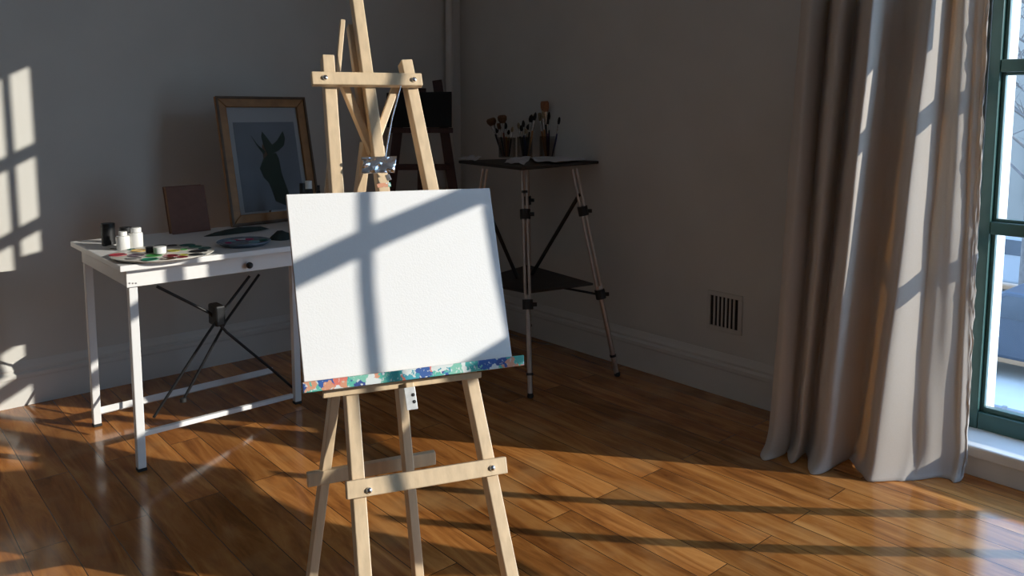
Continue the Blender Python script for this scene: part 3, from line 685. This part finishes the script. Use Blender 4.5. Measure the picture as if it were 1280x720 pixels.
# ------------------------------------------------------------------ tripod stand with shelf
SZ = 1.083
st = thing('tripod_stand', 'metal-legged stand with a dark top and lower shelf by the wall', 'stand', (-.45, -1.15, 0))
cT = [onz(573, 200.5, SZ), onz(652, 209, SZ), onz(749, 201, SZ), V((-.06, -.80, SZ))]
MB().quadprism([V((p.x, p.y, SZ-.016)) for p in cT], V((0, 0, .016))).build('stand_top', M['dark_board'], st, bevel=.004)
ft = [onz(663, 497, 0), onz(771.5, 470, 0), V((-.115, -.80, 0)), V((-.74, -.90, 0))]
tp = [onz(655, 212.5, SZ-.021), onz(718, 211, SZ-.021), V((-.20, -.86, SZ-.021)), onz(606, 211, SZ-.021)]
legs = []
for k, (f, t) in enumerate(zip(ft, tp)):
    f = V((f.x, f.y, 0)); d = (f-t)
    mid = t + d*.58
    sd_ = (RT - d*(RT.dot(d)/d.length_squared)).normalized()*.0105
    lg = MB().tube([t-sd_, mid-sd_], .0078, 12).tube([t+sd_, mid+sd_], .0078, 12).build('leg', M['tube'], st, smooth=60)
    MB().tube([mid+d*-.02, t+d*.985], .0125, 14).build('lower_tube', M['tube'], lg, smooth=60)
    MB().lathe(f, [(0, .001), (.014, .001), (.016, .008), (.0125, .022), (0, .022)], 12).build('foot_tip', M['rubber'], lg, smooth=50)
    for g in (.10, .20, .60, .90):
        if g == .10 and k != 0: continue
        c = t + d*g; dn = d.normalized(); r0 = .026 if g in (.2, .6) else .0165; l0 = .024 if g in (.2, .6) else .006
        MB().tube([c-dn*l0, c+dn*l0], r0, 12).build('collar', M['black'], lg, smooth=50)
        if g in (.2, .6): MB().tube([c+RT*.02, c+RT*.044], .010, 10).build('knob', M['black'], lg, smooth=50)
    legs.append((t, f))
# shelf hung on the collars
sp = [on_leg(t, f, .475) for t, f in legs]
cs = sum(sp, V((0, 0, 0)))/4
ins = [cs + (p-cs)*.93 for p in sp]
MB().quadprism([V((p.x, p.y, .468)) for p in ins], V((0, 0, .012))).build('shelf', M['dark_board'], st, bevel=.003)
# struts
def strut(A, B, r=.008): MB().tube([A, B], r, 8).build('strut', M['black_metal'], st, smooth=60)
strut(legs[1][0] + (legs[1][1]-legs[1][0])*.12, V((cs.x+.06, cs.y+.05, .49)), .010)
strut(legs[3][0] + (legs[3][1]-legs[3][0])*.12, V((cs.x-.06, cs.y+.03, .49)), .010)
strut(V((cs.x, cs.y, .467)), legs[0][0]*.38+legs[0][1]*.62 + V((.01, .012, 0)), .006)
strut(V((cs.x, cs.y, .466)), legs[1][0]*.40+legs[1][1]*.60 + V((-.012, .0, 0)), .006)

# crumpled papers
def paper(name, pxs, label, seed, z=SZ+.0012, amp=.010):
    q = [onz(x, y, SZ) for x, y in pxs]; rows = []; n = 12
    for i in range(n+1):
        r = []
        for j in range(n+1):
            a, b = i/n, j/n; p = (q[0]*(1-b)+q[1]*b)*(1-a) + (q[3]*(1-b)+q[2]*b)*a
            h = amp*max(0, .5+noise.noise(V((a*3.5, b*3.5, seed))) + .4*abs(noise.noise(V((a*9, b*9, seed)))))
            r.append(V((p.x, p.y, z+h)))
        rows.append(r)
    return tag(MB().sheet(rows).build(name, M['paper'], origin=(q[0].x, q[0].y, SZ), solid=.0008), label, 'paper', 'papers on the stand')
paper('crumpled_paper', [(572, 199), (592, 195.5), (603, 198.5), (590, 202.5)], 'crumpled paper at the left corner of the dark stand', 2.2)
paper('crumpled_paper', [(630, 204.5), (640, 198), (664, 198), (655, 206.5)], 'crumpled paper in front of the brushes on the stand', 5.7)
paper('crumpled_paper', [(668, 203.5), (664, 198), (746, 197.5), (700, 206.0)], 'long crumpled paper at the right side of the dark stand', 8.4, amp=.012)

# jars and brushes
def jar_st(px, w_, pyt, label, m, seg=24, pyb=193.2):
    p = onz(px, pyb, SZ+.0165); d = depth_of(p); 
    return p, w_*d/2000, (pyb-pyt)*d/1000
SZJ = SZ+.001
jars = []
for px, w_, pyt, lab, mt in ((634, 22, 167, 'glass jar of splayed brushes, leftmost on the dark stand', 'jar'), (656, 20, 166, 'middle glass jar of brushes on the dark stand', 'jar'), (685, 22, 165, 'clear glass jar of brushes, rightmost on the stand', 'jar')):
    p = onz(px, 197.0, SZJ); d = depth_of(p); r = w_*d/2000; h = (192-pyt)*d/1000
    o = MB().lathe(p, [(0, 0), (r*.92, 0), (r, .004), (r, h), (r*.93, h), (r*.90, .006), (0, .006)], 24).build('brush_jar', M[mt], origin=p, smooth=45)
    tag(o, lab, 'jar', 'brush jars on the stand'); jars.append((p, r, h, d))
M['handle_black'] = mat('black_handle', (.012, .011, .012), .35, var=.2, scale=40)
M['handle_red'] = mat('red_brown_handle', (.16, .05, .03), .35, var=.2, scale=40)
M['handle_orange'] = mat('orange_handle', (.38, .17, .05), .4, var=.2, scale=40)
M['handle_purple'] = mat('purple_handle', (.12, .03, .09), .35, var=.2, scale=40)
M['handle_blue'] = mat('blue_handle', (.03, .035, .10), .35, var=.2, scale=40)
M['ferrule'] = mat('brush_ferrule', (.62, .60, .57), .25, metal=1, var=.1, scale=40)
M['bristle_brown'] = mat('brown_bristle', (.16, .075, .035), .9, var=.4, scale=120)
M['bristle_dark'] = mat('dark_bristle', (.018, .014, .012), .9, var=.4, scale=120)
M['bristle_tan'] = mat('tan_bristle', (.34, .25, .15), .9, var=.3, scale=120)
M['bristle_ginger'] = mat('ginger_bristle', (.33, .13, .055), .9, var=.3, scale=120)
BI = [0]
def brush(j, tipx, tipy, hw, hm, bm2, label, shape='flat', base=0.0, fl_=.30):
    """a brush standing in jar j, its tip at the given pixel; hw is half the head's width in pixels"""
    p, r, h, d = jars[j]
    tip = ond(tipx, tipy, d + random.uniform(-.004, .004)); BI[0] += 1; b = V((p.x, p.y, p.z+.0075)) + RT*((tip-p).dot(RT)*.30) + HF*(r*.6*math.sin(BI[0]*2.4)); tip = tip + HF*(r*.9*math.sin(BI[0]*2.4))
    off = b-p; off.z = 0
    if off.length > r*.72: b = V((p.x, p.y, b.z)) + off.normalized()*r*.72
    L = (tip-b); hb_ = hw*1.32*d/1000
    t = thing('paintbrush', label, 'brush', b, 'paintbrushes on the stand')
    k0, k1 = 1-fl_*1.0-.12, 1-fl_*.62
    MB().tube([b, b+L*.15, b+L*.5, b+L*k0], [.003, .0048, .0064, min(.006, hb_*.75)], 8).build('handle', M[hm], t, smooth=60)
    MB().tube([b+L*(k0-.004), b+L*k1], [min(.005, hb_*.65), hb_*.72], 10).build('ferrule', M['ferrule'], t, smooth=60)
    if shape == 'fan': rs = [hb_*.72, hb_*1.25, hb_*1.3, hb_*.9]
    elif shape == 'round': rs = [hb_*.7, hb_*1.1, hb_*.75, hb_*.08]
    else: rs = [hb_*.75, hb_*1.0, hb_*1.0, hb_*.8]
    MB().tube([b+L*(k1-.003), b+L*(k1+(1-k1)*.4), b+L*(k1+(1-k1)*.8), tip], rs, 12).build('bristles', M[bm2], t, smooth=60)
B_ = [(0, 613, 148, 3.6, 'handle_black', 'bristle_brown', 'broad brown mop brush leaning farthest left in the left jar', 'fan'),
      (0, 627.5, 144, 3.4, 'handle_red', 'bristle_brown', 'broad brown brush beside the leftmost mop brush', 'fan'),
      (0, 619, 160, 2.0, 'handle_red', 'bristle_dark', 'short dark brush under the leftmost mop brush', 'round'),
      (0, 632, 153, 1.5, 'handle_orange', 'bristle_dark', 'thin orange-handled brush leaning left in the left jar', 'round'),
      (0, 641, 158, 1.4, 'handle_black', 'bristle_tan', 'thin brush at the right rim of the left jar', 'round'),
      (1, 648, 153, 1.6, 'handle_black', 'bristle_tan', 'pale-tipped brush with bright ferrule in the middle jar', 'round'),
      (1, 651.5, 156, 1.6, 'handle_black', 'bristle_dark', 'slim black brush beside the pale-tipped one', 'round'),
      (1, 657, 161, 1.8, 'handle_blue', 'bristle_tan', 'short blue-handled brush in the middle jar', 'flat'),
      (1, 664.5, 143, 2.2, 'handle_black', 'bristle_dark', 'black round-headed brush standing tall in the middle jar', 'round'),
      (1, 669.5, 140, 1.6, 'handle_orange', 'bristle_dark', 'slim dark brush with orange handle between the middle jar and the right jar', 'round'),
      (2, 674.5, 141, 1.7, 'handle_orange', 'bristle_tan', 'tan-tipped brush at the left rim of the right jar', 'flat'),
      (2, 680.5, 126.5, 4.0, 'handle_black', 'bristle_ginger', 'broad ginger brush rising highest from the right jar', 'flat'),
      (2, 684, 146, 1.5, 'handle_purple', 'bristle_dark', 'purple-handled brush in front of the ginger brush', 'round'),
      (2, 691, 130, 2.8, 'handle_purple', 'bristle_dark', 'dark pointed brush standing right of the ginger brush', 'round'),
      (2, 701, 146, 2.6, 'handle_blue', 'bristle_dark', 'dark brush leaning farthest right from the right jar', 'flat'),
      (0, 623, 154, 2.0, 'handle_black', 'bristle_brown', 'slim brown brush between the two broad mop brushes', 'flat'),
      (0, 636, 162, 1.4, 'handle_red', 'bristle_dark', 'short red-handled brush near the middle of the left jar', 'round'),
      (1, 654, 150, 1.5, 'handle_blue', 'bristle_dark', 'thin dark brush rising straight from the middle jar', 'round'),
      (1, 661, 155, 2.0, 'handle_black', 'bristle_dark', 'stubby black brush at the right of the middle jar', 'round'),
      (2, 678, 137, 1.5, 'handle_orange', 'bristle_tan', 'thin tan brush just left of the broad ginger brush', 'round'),
      (2, 687, 139, 1.7, 'handle_black', 'bristle_dark', 'thin black brush between the ginger brush and the dark pointed one', 'round'),
      (2, 695, 150, 2.4, 'handle_blue', 'bristle_dark', 'short blue-handled brush leaning right in the right jar', 'flat')]
for a in B_: brush(*a)

# ------------------------------------------------------------------ outside the window
GZ = -3.0
M['snow'] = mat('packed_snow', (.56, .51, .45), .8, var=.15, scale=.6)
M['facade'] = mat('grey_facade', (.27, .245, .215), .9, var=.12, scale=.5)
M['facade2'] = mat('pale_facade', (.40, .37, .33), .9, var=.1, scale=.5)
M['dark_pane'] = mat('dark_street_glass', (.06, .07, .085), .2, var=.2, scale=2)
M['bark'] = mat('bark', (.15, .13, .12), .9, var=.3, scale=6)
M['car_paint'] = mat('blue_car_paint', (.045, .055, .075), .45, var=.08, scale=4)
M['car_paint2'] = mat('grey_car_paint', (.28, .29, .31), .35, var=.08, scale=4)
M['rail'] = mat('galvanised_rail', (.22, .23, .25), .5, metal=.4, var=.1, scale=10)
MB().box((.6, -60, GZ-.3), (70, 60, GZ)).build('ground', M['snow'], kind='structure')
def building(x0, y0, x1, y1, h, m, cols_, rows_, label):
    t = thing('building', label, 'building', ((x0+x1)/2, (y0+y1)/2, GZ))
    MB().box((x0, y0, GZ+.001), (x1, y1, GZ+h)).build('walls', M[m], t)
    MB().box((x0-.25, y0-.25, GZ+h+.001), (x1+.25, y1+.25, GZ+h+.5)).build('roof', M['facade'], t)
    for i in range(cols_):
        for j in range(rows_):
            yy = y0+(y1-y0)*(i+.5)/cols_; zz = GZ+1.6+(h-2)*j/rows_
            f = MB(); f.box((x0-.10, yy-.75, zz), (x0-.002, yy+.75, zz+.12)); f.box((x0-.10, yy-.75, zz+1.7), (x0-.002, yy+.75, zz+1.82)); f.box((x0-.10, yy-.75, zz+.12), (x0-.002, yy-.63, zz+1.7)); f.box((x0-.10, yy+.63, zz+.12), (x0-.002, yy+.75, zz+1.7)); f.box((x0-.08, yy-.04, zz+.12), (x0-.002, yy+.04, zz+1.7))
            fo_ = f.build('window_frame', M['facade2'], t)
            MB().box((x0-.04, yy-.63, zz+.12), (x0-.003, yy+.63, zz+1.7)).build('pane', M['dark_pane'], fo_)
building(24, 1.5, 36, 13, 13, 'facade', 4, 4, 'grey apartment house across the street seen through the window')
building(30, -9.5, 40, 0.8, 10, 'facade2', 3, 3, 'paler house farther along the street beyond the window')
def tree(x, y, h, seed, label):
    rnd = random.Random(seed); t = thing('bare_tree', label, 'tree', (x, y, GZ), 'street trees')
    MB().tube([(x, y, GZ), (x+.05, y+.03, GZ+h*.35), (x+.1, y, GZ+h*.75), (x+.12, y, GZ+h)], [.16, .12, .06, .01], 10).build('trunk', M['bark'], t, smooth=60)
    b = MB()
    for k in range(26):
        z = GZ+h*(.3+.65*rnd.random()); a = rnd.random()*6.28; l = h*.22*(1.25-(z-GZ)/h); p = V((x+.07, y, z)); q = p+V((math.cos(a)*l, math.sin(a)*l, l*.8))
        b.tube([p, (p+q)/2+V((0, 0, -.05)), q], [.035, .022, .005], 6)
        for j in range(3):
            s = p+(q-p)*(.4+.2*j); e_ = s+V((rnd.uniform(-.6, .6), rnd.uniform(-.6, .6), rnd.uniform(.2, .7))); b.tube([s, e_], [.014, .003], 5)
    b.build('branches', M['bark'], t, smooth=60)
tree(15.2, 1.0, 8, 3, 'bare street tree nearest the visible pane'); tree(21.5, 2.6, 9, 5, 'bare street tree farther down the street'); tree(13, -3.4, 8.5, 11, 'bare street tree to the right of the nearest one')
def car(x, y, m, label):
    t = thing('parked_car', label, 'car', (x, y, GZ)); W2 = .88
    prof = [(-2.1, .35), (-2.1, .75), (-1.95, .92), (-1.2, 1.0), (-.65, 1.42), (.75, 1.46), (1.45, 1.02), (2.0, .92), (2.12, .7), (2.12, .35)]
    MB().quadprism([V((x-W2, y+a, GZ+b)) for a, b in prof], V((2*W2, 0, 0))).build('body', M[m], t, bevel=.06)
    for s in (-1, 1):
        f = x+s*(W2+.004)
        MB().quadprism([V((f, y+a, GZ+b)) for a, b in ((-1.05, 1.02), (-.6, 1.37), (.7, 1.40), (1.25, 1.03))], V((s*.006, 0, 0))).build('side_windows', M['dark_pane'], t)
        for a in (-1.3, 1.3):
            wv = MB().lathe((x+s*(W2-.05), y+a, GZ+.32), [(0, 0), (.31, 0), (.32, .03), (.32, .12), (.29, .16), (0, .16)], 20, (s, 0, 0)).build('wheel', M['rubber'], t, smooth=50)
            MB().lathe((x+s*(W2+.115), y+a, GZ+.32), [(0, 0), (.19, 0), (.17, .01), (0, .015)], 14, (s, 0, 0)).build('hubcap', M['steel'], wv, smooth=50)
car(12.0, -.6, 'car_paint', 'dark blue car parked outside in the snow'); car(18.5, 2.2, 'car_paint2', 'grey car parked behind the blue one')
fc = thing('street_railing', 'low metal railing along the snowy pavement outside', 'railing', (7.6, 0, GZ))
for k in range(9): MB().tube([(7.6, -4+k, GZ), (7.6, -4+k, GZ+.75)], .03, 8).build('post', M['rail'], fc, smooth=60)
for z in (.35, .72): MB().tube([(7.6, -4.1, GZ+z), (7.6, 4.1, GZ+z)], .022, 8).build('rail', M['rail'], fc, smooth=60)

# ------------------------------------------------------------------ light
sd = bpy.data.lights.new('sun', 'SUN'); so = bpy.data.objects.new('sun', sd); C.objects.link(so)
so.rotation_euler = SUN.to_track_quat('-Z', 'Y').to_euler(); so.location = -SUN*30
sd.energy = 5.2; sd.angle = math.radians(.3); sd.color = (1.0, .93, .84)
wd = bpy.data.worlds.new('sky'); bpy.context.scene.world = wd; wd.use_nodes = True; nt = wd.node_tree
bg = nt.nodes['Background']; tc = nt.nodes.new('ShaderNodeTexCoord'); sx_ = nt.nodes.new('ShaderNodeSeparateXYZ'); rp = nt.nodes.new('ShaderNodeValToRGB')
nt.links.new(tc.outputs['Generated'], sx_.inputs[0]); nt.links.new(sx_.outputs['Z'], rp.inputs['Fac'])
rp.color_ramp.elements[0].color = (.56, .78, 1.0, 1); rp.color_ramp.elements[1].color = (.28, .52, .98, 1); rp.color_ramp.elements[1].position = .7
nt.links.new(rp.outputs['Color'], bg.inputs['Color']); bg.inputs['Strength'].default_value = 4.8
for y0, y1 in ((WY0, WY1),):
    ad = bpy.data.lights.new('window_portal', 'AREA'); ao = bpy.data.objects.new('window_portal', ad); C.objects.link(ao)
    ad.shape = 'RECTANGLE'; ad.size = y1-y0; ad.size_y = WZ1-WZ0; ad.cycles.is_portal = True
    ao.matrix_world = Matrix(((0, 0, 1, FX+.09), (1, 0, 0, (y0+y1)/2), (0, 1, 0, (WZ0+WZ1)/2), (0, 0, 0, 1)))
sc = bpy.context.scene
sc.view_settings.view_transform = 'Standard'; sc.view_settings.look = 'None'; sc.view_settings.gamma = 1; sc.view_settings.exposure = 0; sc.view_settings.use_curve_mapping = False
sc.cycles.max_bounces = 8; sc.cycles.diffuse_bounces = 4; sc.cycles.transparent_max_bounces = 16; sc.cycles.sample_clamp_indirect = 4
